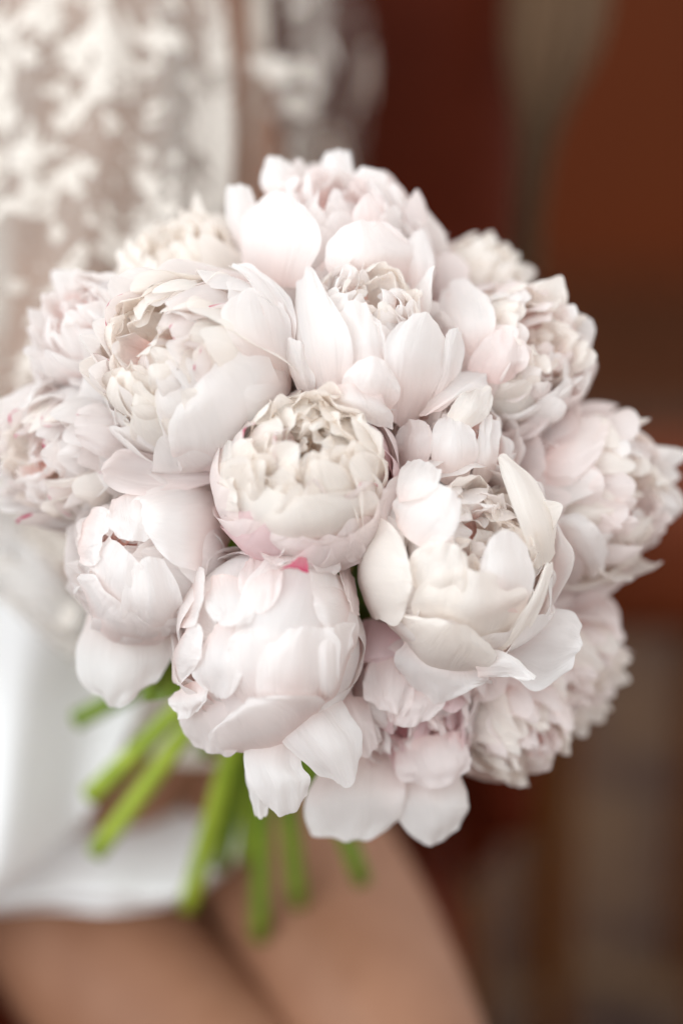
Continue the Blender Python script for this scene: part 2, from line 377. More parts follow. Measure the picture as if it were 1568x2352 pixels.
flower('half-open peony seen from its side, with long upright white petals', (840, 795, -190), 208, (0.05, 0.72, 0.68),
    shell=[(6, .97, 108, .85, 10, dict(eL=10, eR=20)), (6, .92, 116, .8, 45, dict(ruf=.05)), (6, .84, 120, .65, 20, dict(ruf=.07)), (6, .74, 118, .55, 0, dict(ruf=.08))],
    core=dict(n=40, r=.6, top=1.5), coremat=['white', 'white', 'cream'], stem=(505, 1990, -1400), stemmat=STEMD, seed=5,
    patches=[('white', [[(712, 915, -20), (765, 915, 0), (808, 900, 0)], [(690, 810, 0), (750, 800, 34), (810, 810, 30)], [(672, 700, 0), (735, 700, 36), (795, 745, 40)], [(676, 630, -10), (715, 612, 10), (748, 665, 30)]], dict(crump=4)),
             ('white', [[(800, 890, -10), (850, 890, 10), (900, 880, 0)], [(780, 790, 0), (840, 780, 26), (885, 800, 14)], [(775, 710, -6), (830, 690, 10), (880, 735, 0)]], dict(crump=9, ruf=5)),
             ('white', [[(895, 960, -10), (925, 985, -10), (955, 985, -30)], [(882, 850, 16), (945, 860, 40), (1005, 865, 20)], [(888, 775, 20), (955, 785, 50), (1034, 800, 30)], [(920, 735, 10), (965, 722, 20), (1018, 742, 10)]], dict(crump=5)),
             ('white', [[(975, 950, 0), (990, 945, 20), (1005, 925, 0)], [(1005, 870, 20), (1030, 870, 50), (1045, 860, 20)], [(1018, 800, 30), (1042, 795, 60), (1060, 800, 20)], [(1022, 762, 20), (1040, 752, 40), (1056, 770, 10)]], dict(crump=3)),
             ('white', [[(785, 915, 0), (840, 940, 10), (905, 940, 0)], [(788, 870, 30), (850, 880, 52), (918, 895, 30)], [(808, 832, 24), (858, 816, 36), (905, 845, 24)]], dict(crump=5)),
             ('white', [[(722, 905, 20), (800, 880, 40), (880, 900, 30)], [(735, 935, 50), (810, 925, 72), (900, 950, 66)], [(752, 945, 40), (830, 965, 70), (920, 1008, 84)]], dict(crump=8, ruf=5)),
             ('white', [[(945, 690, -260), (965, 700, -250), (985, 690, -260)], [(935, 610, -255), (965, 615, -235), (996, 610, -250)], [(932, 560, -262), (960, 555, -245), (994, 565, -255)], [(955, 530, -270), (968, 526, -262), (982, 540, -265)]], dict(ab=True, crump=5)),
             ('white', [[(690, 915, -80), (715, 918, -70), (722, 912, -80)], [(655, 840, -50), (690, 850, -20), (720, 865, -40)], [(646, 785, -50), (672, 775, -30), (695, 800, -40)]], dict(ab=True, crump=4))])
flower('large ivory peony with a wide open petal below, right of the centre one', (1070, 1280, -110), 228, (0.26, 0.30, 0.92),
    shell=[(6, 1.0, 124, .85, 0, dict(mat='white')), (6, .96, 132, .8, 40, {}), (6, .88, 130, .7, 0, dict(ruf=.05)), (6, .8, 124, .6, 30, dict(mat='cream', ruf=.07)), (6, .72, 120, .55, 0, dict(mat='cream', ruf=.07))],
    core=dict(n=40, r=.62, top=1.42), coremat=['cream', 'white'], stem=(595, 2155, -1500), stemmat=STEMD, seed=6,
    patches=[('cream', [[(870, 1410, -30), (985, 1545, -40), (1120, 1560, -60)], [(885, 1405, 10), (985, 1510, 40), (1120, 1535, 40)], [(905, 1405, 40), (1010, 1460, 70), (1140, 1510, 80)], [(935, 1418, 40), (1040, 1428, 60), (1145, 1488, 80)]], dict(crump=7, ruf=3)),
             ('white', [[(920, 1470, -40), (1010, 1500, -30), (1120, 1540, -30)], [(905, 1520, 10), (1000, 1560, 30), (1130, 1568, 30)], [(925, 1568, 10), (1005, 1612, 40), (1140, 1558, 60)]], dict(crump=6, ruf=4)),
             ('white', [[(1170, 1420, -170), (1140, 1480, -130), (1130, 1530, -60)], [(1255, 1400, -160), (1225, 1480, -150), (1175, 1555, -10)], [(1315, 1404, -125), (1285, 1485, -125), (1235, 1588, 5)], [(1358, 1437, -80), (1335, 1490, -70), (1320, 1540, -20)]], dict(ab=True, crump=7, ruf=3)),
             ('white', [[(1080, 1500, -60), (1090, 1530, -40), (1100, 1560, -60)], [(1140, 1492, -10), (1150, 1520, 0), (1150, 1555, -30)], [(1190, 1515, 0), (1195, 1535, 5), (1190, 1558, -10)], [(1228, 1552, 5), (1230, 1556, 6), (1228, 1560, 2)]], dict(ab=True, crump=3)),
             ('cream', [[(838, 1230, -40), (822, 1320, -50), (858, 1440, -40)], [(850, 1205, 10), (838, 1310, 30), (872, 1425, 20)], [(890, 1192, 30), (900, 1310, 60), (915, 1435, 50)], [(930, 1235, 20), (948, 1330, 44), (932, 1420, 40)]], dict(crump=6)),
             ('cream', [[(1130, 1495, -20), (1150, 1500, 0), (1175, 1480, -30)], [(1175, 1440, 20), (1190, 1455, 40), (1215, 1430, 10)], [(1225, 1360, 30), (1236, 1370, 50), (1250, 1360, 30)], [(1250, 1295, 30), (1262, 1290, 44), (1274, 1292, 34)]], dict(crump=3)),
             ('white', [[(1100, 1380, -20), (1150, 1400, 0), (1205, 1410, -10)], [(1102, 1310, 20), (1160, 1320, 40), (1222, 1335, 20)], [(1112, 1242, 20), (1160, 1214, 30), (1214, 1252, 20)]], dict(crump=5)),
             ('cream', [[(950, 1440, -10), (1090, 1490, -10), (1190, 1460, -30)], [(950, 1370, 16), (1090, 1410, 34), (1212, 1380, 16)], [(1000, 1290, 14), (1095, 1310, 34), (1200, 1320, 20)]], dict(crump=13, ruf=6)),
             ('cream', [[(930, 1330, -10), (990, 1390, 0), (1050, 1420, 0)], [(945, 1270, 20), (1010, 1310, 34), (1075, 1340, 24)], [(985, 1240, 16), (1030, 1245, 26), (1080, 1265, 20)]], dict(crump=11, ruf=6)),
             ('white', [[(900, 1190, -10), (940, 1240, 0), (1000, 1275, 0)], [(905, 1150, 40), (980, 1175, 56), (1045, 1220, 40)], [(960, 1120, 50), (1020, 1120, 60), (1068, 1150, 44)]], dict(crump=5, ruf=3)),
             ('white', [[(908, 1155, 60), (940, 1150, 70), (985, 1140, 70)], [(915, 1095, 80), (960, 1100, 100), (1005, 1110, 90)], [(932, 1042, 70), (980, 1056, 86), (1026, 1076, 80)]], dict(crump=3)),
             ('cream', [[(1225, 1310, -60), (1262, 1290, -60), (1276, 1260, -70)], [(1190, 1200, 0), (1240, 1180, 10), (1274, 1200, -30)], [(1150, 1090, 10), (1190, 1080, 20), (1230, 1110, -30)], [(1136, 1040, 0), (1150, 1045, 0), (1175, 1060, -30)]], dict(crump=5))])
flower('small peony with curled petals wedged between the side-on and ivory peonies', (1045, 1020, -220), 155, (0.1, 0.35, 0.93),
    shell=[(5, 1.0, 105, .8, 0, dict(eL=40, eR=20)), (5, .9, 115, .7, 40, dict(eL=20))], core=dict(n=18, r=.6, top=1.4), coremat=['white'], stem=(562, 1970, -1450), seed=7,
    patches=[('white', [[(960, 955, 0), (975, 955, 30), (1010, 945, 10)], [(1000, 900, 20), (1030, 915, 60), (1050, 920, 40)], [(1050, 862, 20), (1075, 880, 70), (1085, 895, 50)], [(1108, 850, 0), (1118, 870, 40), (1130, 905, 30)]], dict(crump=4)),
             ('cream', [[(1020, 950, 20), (1050, 975, 30), (1085, 985, 10)], [(1055, 915, 40), (1085, 930, 60), (1120, 950, 30)], [(1075, 885, 30), (1105, 885, 40), (1134, 910, 20)]], dict(crump=4)),
             ('white', [[(985, 1085, 0), (1030, 1115, 20), (1080, 1090, 0)], [(990, 1020, 30), (1045, 1040, 60), (1100, 1040, 30)], [(1000, 970, 20), (1045, 985, 50), (1090, 1000, 30)], [(1015, 960, 0), (1045, 952, 20), (1080, 975, 10)]], dict(crump=6)),
             ('blush', [[(910, 1060, -20), (940, 1080, 0), (985, 1070, 10)], [(920, 1010, 0), (950, 1010, 30), (995, 1010, 30)], [(940, 980, -10), (965, 968, 10), (992, 975, 20)]], dict(crump=4)),
             ('white', [[(1080, 1120, -30), (1110, 1120, -20), (1140, 1080, -40)], [(1090, 1040, 10), (1120, 1040, 20), (1142, 1020, -10)], [(1100, 960, 10), (1125, 950, 10), (1140, 970, -20)]], dict(crump=8, ruf=6))])
flower('round smooth peony with a long white petal hanging over the stems', (328, 1285, -210), 198, (-0.45, 0.18, 0.87),
    shell=[(5, .98, 122, .9, 0, dict(crump=.02, lop=(0, 14))), (5, .93, 130, .85, 40, dict(lop=(0, 14))), (5, .85, 132, .75, 0, {}), (5, .76, 130, .6, 30, dict(ruf=.05))],
    core=dict(n=24, r=.56, top=1.48, a=150, wisps=2), coremat=['white'], stem=(205, 1830, -1150), seed=8,
    patches=[('blush', [[(500, 1076, -170), (505, 1090, -150), (490, 1110, -150)], [(425, 1068, -160), (420, 1090, -150), (410, 1132, -110)], [(345, 1040, -150), (335, 1075, -175), (330, 1138, -70)], [(280, 1028, -130), (262, 1065, -150), (258, 1120, -70)], [(248, 1048, -90), (232, 1080, -90), (240, 1100, -70)]], dict(ab=True, crump=3)),
             ('white', [[(520, 1085, -40), (545, 1180, -40), (495, 1320, -40)], [(430, 1095, 10), (460, 1190, 30), (440, 1310, 10)], [(335, 1125, 6), (380, 1190, 34), (392, 1295, 26)], [(290, 1150, 0), (320, 1200, 10), (370, 1260, 10)]], dict(crump=4)),
             ('white', [[(290, 1455, -30), (370, 1470, -20), (425, 1410, -30)], [(284, 1385, 14), (345, 1395, 36), (412, 1365, 10)], [(294, 1310, 16), (330, 1282, 28), (378, 1266, 16)]], dict(crump=4)),
             ('white', [[(225, 1340, -10), (270, 1410, -10), (345, 1435, -10)], [(212, 1275, 8), (268, 1335, 26), (345, 1385, 20)], [(235, 1212, 8), (290, 1262, 24), (345, 1305, 18)]], dict(crump=7, ruf=4)),
             ('white', [[(185, 1300, -30), (178, 1240, -40), (215, 1160, -40)], [(212, 1300, 6), (208, 1240, 10), (240, 1165, 4)], [(240, 1290, 10), (240, 1235, 16), (265, 1175, 10)]], dict(crump=6, ruf=4)),
             ('white', [[(250, 1150, -10), (310, 1130, -10), (380, 1130, -20)], [(245, 1200, 12), (310, 1190, 22), (375, 1190, 14)], [(265, 1240, 10), (315, 1245, 22), (360, 1235, 16)]], dict(crump=8, ruf=5)),
             ('white', [[(180, 1330, -40), (250, 1470, -40), (380, 1480, -40)], [(185, 1320, 14), (260, 1430, 20), (390, 1450, 6)], [(215, 1300, 10), (275, 1380, 16), (330, 1420, 20)]], dict(crump=5)),
             ('white', [[(190, 1400, -300), (300, 1430, -260), (405, 1420, -270)], [(172, 1490, -290), (280, 1510, -230), (395, 1510, -260)], [(190, 1570, -280), (270, 1580, -235), (365, 1560, -265)], [(215, 1600, -285), (262, 1628, -265), (335, 1570, -280)]], dict(ab=True, crump=8, ruf=5))])
flower('pale blush peony with drooping lower petals, directly above the cut stems', (615, 1475, -120), 222, (-0.05, -0.10, 0.98),
    shell=[(5, .98, 125, .9, 20, dict(mat='white', crump=.03)), (5, .94, 138, .85, 60, dict(mat='white', crump=.03)), (5, .88, 148, .85, 10, dict(crump=.03)), (5, .8, 155, .8, 40, {}), (4, .72, 160, .8, 0, {})],
    core=dict(n=24, r=.45, top=1.4), coremat=['white', 'fleck'], stem=(685, 2075, -1450), stemmat=STEMD, seed=9,
    patches=[('white', [[(440, 1310, -40), (430, 1390, -40), (410, 1450, -40)], [(450, 1300, 10), (460, 1370, 30), (440, 1440, 20)], [(478, 1300, 10), (472, 1370, 36), (455, 1435, 24)]], dict(crump=3)),
             ('white', [[(470, 1330, -20), (520, 1320, 0), (580, 1340, 0)], [(470, 1390, 10), (530, 1385, 26), (590, 1390, 20)], [(480, 1425, 10), (530, 1445, 30), (585, 1430, 20)]], dict(crump=7, ruf=5)),
             ('white', [[(440, 1420, -40), (400, 1500, -60), (395, 1580, -60)], [(450, 1425, 10), (420, 1500, 20), (410, 1575, 0)], [(468, 1440, 14), (460, 1510, 36), (425, 1570, 20)]], dict(crump=4)),
             ('white', [[(470, 1480, -20), (500, 1430, 0), (560, 1430, 0)], [(440, 1540, 8), (500, 1520, 26), (560, 1530, 20)], [(462, 1590, 4), (510, 1605, 24), (548, 1590, 20)]], dict(crump=6)),
             ('white', [[(395, 1600, -60), (430, 1570, -40), (490, 1560, -30)], [(392, 1620, -10), (430, 1615, 10), (480, 1600, 16)], [(412, 1642, -10), (435, 1648, 10), (468, 1625, 10)]], dict(crump=5, ruf=4)),
             ('white', [[(560, 1620, -20), (690, 1670, -20), (805, 1560, -40)], [(540, 1480, 6), (670, 1500, 26), (818, 1470, -6)], [(560, 1360, 8), (690, 1370, 30), (818, 1380, -4)], [(600, 1285, -8), (700, 1268, 14), (795, 1320, -14)]], dict(crump=15, nu=27, nv=27, lip=18)),
             ('white', [[(795, 1320, -20), (822, 1400, -24), (815, 1500, -34)], [(745, 1305, 14), (775, 1390, 28), (778, 1490, 18)], [(690, 1315, 18), (722, 1385, 40), (738, 1460, 30)]], dict(crump=9, lip=16)),
             ('blush', [[(560, 1290, -30), (600, 1270, -20), (650, 1275, -20)], [(545, 1340, 10), (595, 1340, 26), (650, 1330, 26)], [(560, 1400, 14), (600, 1410, 32), (640, 1390, 34)]], dict(crump=8, lip=14)),
             ('white', [[(570, 1640, -10), (640, 1660, 0), (730, 1630, 0)], [(520, 1560, 14), (600, 1570, 30), (700, 1570, 30)], [(522, 1480, 14), (580, 1470, 34), (660, 1480, 34)], [(545, 1450, 6), (585, 1432, 20), (640, 1450, 24)]], dict(crump=6)),
             ('white', [[(620, 1660, 0), (690, 1660, 0), (770, 1600, -10)], [(590, 1590, 34), (670, 1590, 60), (770, 1550, 30)], [(596, 1510, 36), (670, 1490, 60), (770, 1470, 34)], [(640, 1460, 26), (690, 1440, 44), (750, 1440, 26)]], dict(crump=9)),
             ('white', [[(700, 1620, -10), (770, 1600, -10), (810, 1500, -30)], [(725, 1560, 40), (762, 1590, 60), (805, 1480, 20)], [(728, 1490, 40), (760, 1520, 56), (812, 1430, 16)], [(738, 1430, 26), (760, 1440, 36), (790, 1420, 20)]], dict(crump=3)),
             ('white', [[(560, 1730, -30), (640, 1720, 0), (740, 1640, -20)], [(500, 1720, 20), (610, 1680, 60), (740, 1600, 40)], [(474, 1690, 40), (570, 1640, 90), (700, 1590, 60)], [(500, 1660, 60), (560, 1615, 90), (604, 1598, 80)]], dict(crump=5)),
             ('blush', [[(400, 1610, -80), (460, 1560, -60), (560, 1560, -40)], [(410, 1670, -30), (480, 1640, -20), (560, 1640, 0)], [(440, 1720, -20), (490, 1730, 0), (560, 1740, 0)]], dict(crump=4)),
             ('white', [[(600, 1640, -120), (660, 1640, -100), (720, 1620, -110)], [(560, 1730, -110), (620, 1740, -60), (690, 1750, -70)], [(575, 1800, -90), (640, 1800, -40), (715, 1790, -60)], [(600, 1840, -110), (655, 1872, -90), (710, 1830, -90)]], dict(ab=True, crump=6, ruf=3)),
             ('white', [[(640, 1640, -100), (700, 1600, -90), (790, 1580, -120)], [(640, 1700, -60), (720, 1660, -10), (800, 1640, -60)], [(690, 1750, -50), (760, 1730, 0), (832, 1690, -50)], [(735, 1790, -70), (795, 1810, -50), (836, 1740, -70)]], dict(ab=True, crump=6, ruf=3)),
             ('white', [[(560, 1740, -150), (580, 1740, -140), (610, 1760, -140)], [(565, 1800, -150), (585, 1810, -135), (615, 1830, -140)], [(580, 1860, -160), (595, 1880, -155), (620, 1885, -160)]], dict(ab=True, crump=4)),
             ('fleck', [[(600, 1270, 20), (690, 1255, 40), (770, 1275, 20)], [(600, 1290, 44), (690, 1280, 62), (775, 1300, 44)], [(620, 1300, 46), (700, 1300, 66), (780, 1330, 40)]], dict(crump=7, ruf=7)),
             ('crimson', [[(688, 1274, 100), (696, 1272, 104), (706, 1274, 100)], [(676, 1292, 110), (692, 1296, 116), (704, 1294, 110)], [(646, 1306, 112), (680, 1304, 120), (708, 1316, 112)], [(634, 1312, 112), (680, 1308, 122), (710, 1326, 112)]], dict(crump=2, ruf=1)),
             ('blush', [[(770, 1290, -20), (800, 1300, -20), (815, 1330, -40)], [(780, 1340, 20), (805, 1360, 20), (825, 1390, -10)], [(790, 1390, 20), (812, 1410, 20), (828, 1420, -10)]], dict(crump=5))])
# ---- rim flowers
flower('creamy ruffled peony with magenta-edged petals at the dress side of the bouquet', (178, 1040, -370), 195, (-0.62, -0.05, 0.76), shell=sh(120),
    core=dict(n=44, r=.75, top=1.5), coremat=['cream', 'white', 'white', 'fleck'], stem=(175, 1655, -1150), seed=10, stemmat=STEMD,
    patches=[('fleck', [[(300, 960, -20), (310, 1010, -10), (300, 1060, -20)], [(240, 930, 20), (250, 985, 40), (240, 1050, 20)], [(170, 930, 30), (170, 980, 50), (180, 1030, 30)]], dict(crump=8, ruf=6))])
flower('soft white peony half hidden at the back, against the lace bodice', (440, 665, -500), 190, (-0.35, 0.7, 0.55), shell=sh(115), core=dict(n=30, r=.7), stem=(640, 1790, -1250), seed=11, stemmat=STEMD)
flower('tall topmost peony with rounded front petals and ragged tips', (775, 590, -450), 240, (0.02, 0.82, 0.55), shell=sh(112), core=dict(n=40, r=.75, top=1.4), coremat=['white', 'blush'], stem=(832, 2025, -1350), seed=12, stemmat=STEMD,
    patches=[('white', [[(560, 660, 10), (630, 660, 30), (700, 660, 30)], [(550, 560, 50), (640, 560, 80), (734, 570, 70)], [(562, 490, 60), (640, 480, 85), (728, 510, 80)], [(600, 450, 60), (650, 440, 80), (700, 462, 76)]], dict(crump=6)),
             ('white', [[(750, 660, 20), (840, 660, 30), (950, 650, 10)], [(744, 575, 60), (850, 580, 90), (958, 580, 50)], [(775, 515, 64), (840, 500, 84), (935, 525, 54)]], dict(crump=7)),
             ('white', [[(560, 600, -400), (580, 600, -385), (610, 590, -400)], [(525, 500, -385), (550, 500, -370), (590, 480, -385)], [(520, 430, -400), (545, 420, -385), (582, 415, -400)]], dict(ab=True, crump=6)),
             ('white', [[(630, 480, -430), (660, 470, -415), (700, 460, -430)], [(600, 420, -430), (640, 410, -405), (680, 400, -430)], [(612, 370, -450), (635, 360, -430), (665, 375, -450)]], dict(ab=True, crump=7)),
             ('white', [[(740, 440, -450), (775, 430, -450), (820, 430, -450)], [(738, 380, -450), (775, 380, -430), (812, 385, -450)], [(745, 345, -470), (772, 340, -450), (800, 352, -470)]], dict(ab=True, crump=7))])
flower('pink-shadowed ruffled peony tilted towards the brown chair back', (1160, 838, -370), 205, (0.55, 0.3, 0.74), shell=sh(118), mat='blush', core=dict(n=46, r=.75, top=1.5), coremat=['cream', 'blush', 'white'], stem=(610, 1780, -1200), seed=13, stemmat=STEMD,
    patches=[('white', [[(1040, 840, -30), (1080, 850, -20), (1120, 800, -10)], [(1010, 740, 0), (1070, 740, 30), (1140, 740, 30)], [(1005, 660, 0), (1060, 640, 20), (1130, 680, 30)]], dict(crump=6)),
             ('blush', [[(1060, 850, 0), (1130, 880, 10), (1190, 870, 0)], [(1110, 790, 20), (1160, 820, 40), (1210, 830, 20)], [(1130, 750, 20), (1170, 760, 30), (1215, 790, 20)]], dict(crump=9, ruf=6))])
flower('outermost ruffled peony with one white petal sticking out sideways', (1338, 1145, -460), 215, (0.72, 0.05, 0.62), shell=sh(112), mat='blush', core=dict(n=50, r=.78, top=1.5), coremat=['cream', 'white', 'blush'], stem=(760, 1850, -1300), seed=14, stemmat=STEMD,
    patches=[('white', [[(1440, 1140, -430), (1440, 1170, -430), (1430, 1190, -440)], [(1500, 1120, -425), (1500, 1155, -410), (1490, 1190, -430)], [(1550, 1140, -435), (1555, 1170, -425), (1545, 1195, -435)]], dict(ab=True, crump=7)),
             ('white', [[(1240, 1200, -30), (1290, 1260, -20), (1340, 1330, -40)], [(1280, 1190, 20), (1340, 1240, 40), (1380, 1320, 20)], [(1320, 1170, 20), (1370, 1210, 40), (1410, 1280, 20)]], dict(crump=9)),
             ('blush', [[(1230, 1120, -20), (1250, 1050, -10), (1290, 960, -40)], [(1310, 1110, 20), (1320, 1040, 30), (1350, 960, 0)], [(1380, 1060, 20), (1390, 1010, 30), (1410, 960, 0)]], dict(crump=9, ruf=5))])
flower('peach-shadowed peony mostly hidden behind the topmost one', (1085, 675, -570), 150, (0.5, 0.7, 0.3), shell=sh(125), mat='blush', core=dict(n=20, r=.6), stem=(630, 1760, -1250), seed=15, stemmat=STEMD)
flower('pink fringed peony tucked under the ivory one, with broad white lower petals', (935, 1610, -330), 212, (0.1, -0.62, 0.75), shell=sh(105), mat='blush', core=dict(n=40, r=.7, top=1.3), coremat=['blush', 'pink', 'white'], stem=(670, 1800, -1250), seed=16, stemmat=STEMD,
    patches=[('pink', [[(830, 1420, -220), (880, 1430, -200), (930, 1440, -200)], [(810, 1500, -200), (870, 1500, -150), (920, 1500, -170)], [(800, 1530, -210), (860, 1520, -170), (910, 1530, -180)]], dict(ab=True, crump=6)),
             ('blush', [[(840, 1510, -190), (900, 1510, -160), (960, 1540, -170)], [(835, 1580, -150), (890, 1590, -110), (950, 1600, -130)], [(850, 1610, -140), (900, 1640, -110), (930, 1660, -130)]], dict(ab=True, crump=8, ruf=6)),
             ('blush', [[(900, 1560, -190), (960, 1560, -170), (1020, 1590, -180)], [(890, 1620, -160), (950, 1620, -130), (1020, 1620, -150)], [(880, 1670, -160), (940, 1670, -130), (1000, 1650, -150)]], dict(ab=True, crump=10, ruf=8)),
             ('blush', [[(750, 1600, -200), (790, 1600, -180), (840, 1600, -200)], [(790, 1660, -170), (820, 1660, -140), (860, 1670, -160)], [(830, 1740, -190), (850, 1735, -170), (868, 1710, -180)]], dict(ab=True, crump=6)),
             ('white', [[(740, 1740, -350), (830, 1720, -330), (930, 1740, -330)], [(700, 1830, -330), (800, 1820, -280), (930, 1820, -290)], [(700, 1890, -340), (800, 1890, -310), (920, 1880, -320)], [(705, 1925, -360), (800, 1932, -340), (910, 1900, -350)]], dict(ab=True, crump=9)),
             ('white', [[(880, 1760, -360), (970, 1740, -330), (1060, 1760, -350)], [(890, 1830, -330), (980, 1830, -280), (1074, 1830, -320)], [(920, 1890, -330), (1000, 1890, -295), (1078, 1870, -325)], [(960, 1940, -350), (1000, 1950, -335), (1050, 1915, -345)]], dict(ab=True, crump=9)),
             ('blush', [[(900, 1700, -260), (980, 1690, -230), (1060, 1680, -260)], [(910, 1770, -240), (1000, 1760, -200), (1080, 1730, -240)], [(920, 1800, -250), (1010, 1810, -220), (1090, 1770, -250)]], dict(ab=True, crump=9, ruf=5))])
flower('small crumpled peony in the shade under the wide open petal', (1165, 1640, -430), 165, (0.5, -0.55, 0.65), shell=sh(108), mat='blush', core=dict(n=30, r=.7), coremat=['cream', 'blush'], stem=(700, 1810, -1250), seed=17, stemmat=STEMD)
flower('shaded ragged peony furthest down the brown side of the bouquet', (1262, 1500, -570), 180, (0.75, -0.4, 0.5), shell=sh(108), mat='blush', core=dict(n=30, r=.75), coremat=['cream', 'blush'], stem=(735, 1800, -1250), seed=18, stemmat=STEMD)
flower('white peony with upright outer petals behind the big globe peony', (250, 795, -380), 195, (-0.55, 0.5, 0.65), shell=sh(112), core=dict(n=30, r=.6), coremat=['white'], stem=(470, 1730, -1150), seed=19, stemmat=STEMD)

# a few leaves showing through the gaps
def leaf(root, pts, w, mat=LEAF):
    ps = [P(*p) for p in pts]; verts = []; uv = []
    for j in range(15):
        v = j / 14; p = cr(ps, v); t = (cr(ps, min(1, v + .03)) - cr(ps, max(0, v - .03))).normalized()
        b = t.cross(CZ).normalized(); ww = w * S * (math.sin(math.pi * (0.06 + 0.94 * v) ** 0.8) + 0.03)
        for i in range(7):
            x = -1 + i / 3
            verts.append(p + b * x * ww + CZ * (abs(x) * 0.35 * ww + 0.0008 * math.sin(9 * v + 3 * x)) - root.location); uv.append(((x + 1) / 2, v))
    return mesh_obj('leaf', verts, grid_faces(7, 15), mat, root, uv, sub=1)
PE = {o['label'].split()[0] + str(i): o for i, o in enumerate([o for o in scene.objects if o.get('category') == 'peony'])}
PL = list(PE.values())
leaf(PL[1], [(700, 1000, -330), (690, 930, -240), (672, 850, -220), (660, 780, -260)], 34)
leaf(PL[5], [(480, 1480, -500), (420, 1530, -430), (370, 1580, -400), (330, 1610, -420)], 40, STEMD)
leaf(PL[3], [(800, 1500, -500), (820, 1420, -330), (822, 1350, -260), (815, 1280, -260)], 30)
#SETTING
# ------------------------------------------------------------------ the room behind
def wood_mat(name, c1, c2, sc=(1, 14, 14), rough=0.45):
    m, nt, out = nodes(name); L = nt.links.new
    tc = N(nt, 'ShaderNodeTexCoord'); mp = N(nt, 'ShaderNodeMapping'); mp.inputs['Scale'].default_value = sc
    L(tc.outputs['Object'], mp.inputs[0])
    n = N(nt, 'ShaderNodeTexNoise', Scale=2.2, Detail=6.0); L(mp.outputs[0], n.inputs['Vector'])
    r = ramp(nt, [(0.3, c1), (0.7, c2)]); L(n.outputs[0], r.inputs[0])
    pb = N(nt, 'ShaderNodeBsdfPrincipled', Roughness=rough); pb.inputs['Specular IOR Level'].default_value = 0.15; L(r.outputs[0], pb.inputs['Base Color']); L(pb.outputs[0], out.inputs[0])
    return m
WALLM = wood_mat('wall_wood', (0.10, 0.019, 0.003), (0.14, 0.028, 0.005), (8, 8, 0.5), 0.6)
FLOORM = wood_mat('floor_wood', (0.055, 0.019, 0.008), (0.085, 0.031, 0.014), (10, 1, 1), 0.5)
LEATHER = simple('leather_brown', (0.058, 0.008, 0.0025), 0.5, 0.07, 7, (0.09, 0.014, 0.0045), 0.35, 60)
LEATHER2 = simple('leather_red_brown', (0.12, 0.024, 0.007), 0.5, 0.12, 7, (0.16, 0.034, 0.010), 0.35, 60)
WOODL = wood_mat('chair_wood', (0.10, 0.032, 0.007), (0.15, 0.05, 0.011), (20, 20, 2), 0.4)
def rug_mat():
    m, nt, out = nodes('rug_wool'); L = nt.links.new
    tc = N(nt, 'ShaderNodeTexCoord')
    n = N(nt, 'ShaderNodeTexNoise', Scale=8.0, Detail=3.0); L(tc.outputs['Object'], n.inputs['Vector'])
    r = ramp(nt, [(0.33, (0.022, 0.008, 0.005)), (0.45, (0.052, 0.020, 0.009)), (0.56, (0.085, 0.040, 0.016)), (0.68, (0.115, 0.062, 0.026))]); L(n.outputs[0], r.inputs[0])
    f = N(nt, 'ShaderNodeTexNoise', Scale=260.0); L(tc.outputs['Object'], f.inputs['Vector'])
    b = N(nt, 'ShaderNodeBump', Strength=0.6, Distance=0.005); L(f.outputs[0], b.inputs['Height'])
    pb = N(nt, 'ShaderNodeBsdfPrincipled', Roughness=0.95); L(r.outputs[0], pb.inputs['Base Color']); L(b.outputs[0], pb.inputs['Normal']); L(pb.outputs[0], out.inputs[0])
    return m
def box(name, lo, hi, mat, parent=None, bev=0.0, seg=3, rotz=0.0, origin=None, sub=0):
    bm = bmesh.new(); bmesh.ops.create_cube(bm, size=1)
    lo, hi = Vector(lo), Vector(hi); c = (lo + hi) / 2; d = hi - lo
    for v in bm.verts: v.co = Vector((v.co.x * d.x, v.co.y * d.y, v.co.z * d.z))
    if bev: bmesh.ops.bevel(bm, geom=bm.edges[:], offset=bev, segments=seg, profile=0.6, affect='EDGES')
    me = bpy.data.meshes.new(name); bm.to_mesh(me); bm.free()
    me.polygons.foreach_set('use_smooth', [bool(bev)] * len(me.polygons)); me.materials.append(mat)
    o = bpy.data.objects.new(name, me); col.objects.link(o)
    o.location = c - (parent.location if parent else Vector((0, 0, 0))); o.rotation_euler = (0, 0, rotz)
    if parent: o.parent = parent
    return o

floor = box('floor', (-3.0, -2.2, -0.05), (3.0, 4.6, 0.0), FLOORM); floor['kind'] = 'structure'
wall = box('wall', (-3.0, 4.6, -0.05), (3.0, 4.7, 2.8), WALLM); wall['kind'] = 'structure'
rug = box('rug', (-0.4, 0.55, 0.004), (2.3, 3.2, 0.016), rug_mat(), bev=0.005)
tag(rug, 'mottled brown and ochre wool rug on the dark floor', 'rug')

# armchair in which the woman sits
chair = empty('armchair', Vector((0.05, 0.62, 0)))
tag(chair, 'dark red-brown leather armchair behind the bouquet', 'armchair')
box('backrest', (-0.45, 0.66, 0.30), (0.135, 0.86, 1.20), LEATHER, chair, 0.06, 4)
box('seat', (-0.43, 0.16, 0.26), (0.085, 0.70, 0.40), LEATHER, chair, 0.05, 4)
box('armrest', (0.088, 0.50, 0.42), (0.135, 0.76, 0.50), LEATHER, chair, 0.02, 4)
box('armrest', (-0.56, 0.22, 0.24), (-0.455, 0.80, 0.56), LEATHER2, chair, 0.04, 4)
for (x, y) in ((0.09, 0.34), (-0.5, 0.28), (0.09, 0.74), (-0.5, 0.76)):
    box('leg', (x - 0.025, y - 0.025, 0.018), (x + 0.025, y + 0.025, 0.275), WOODL, chair, 0.008, 2)

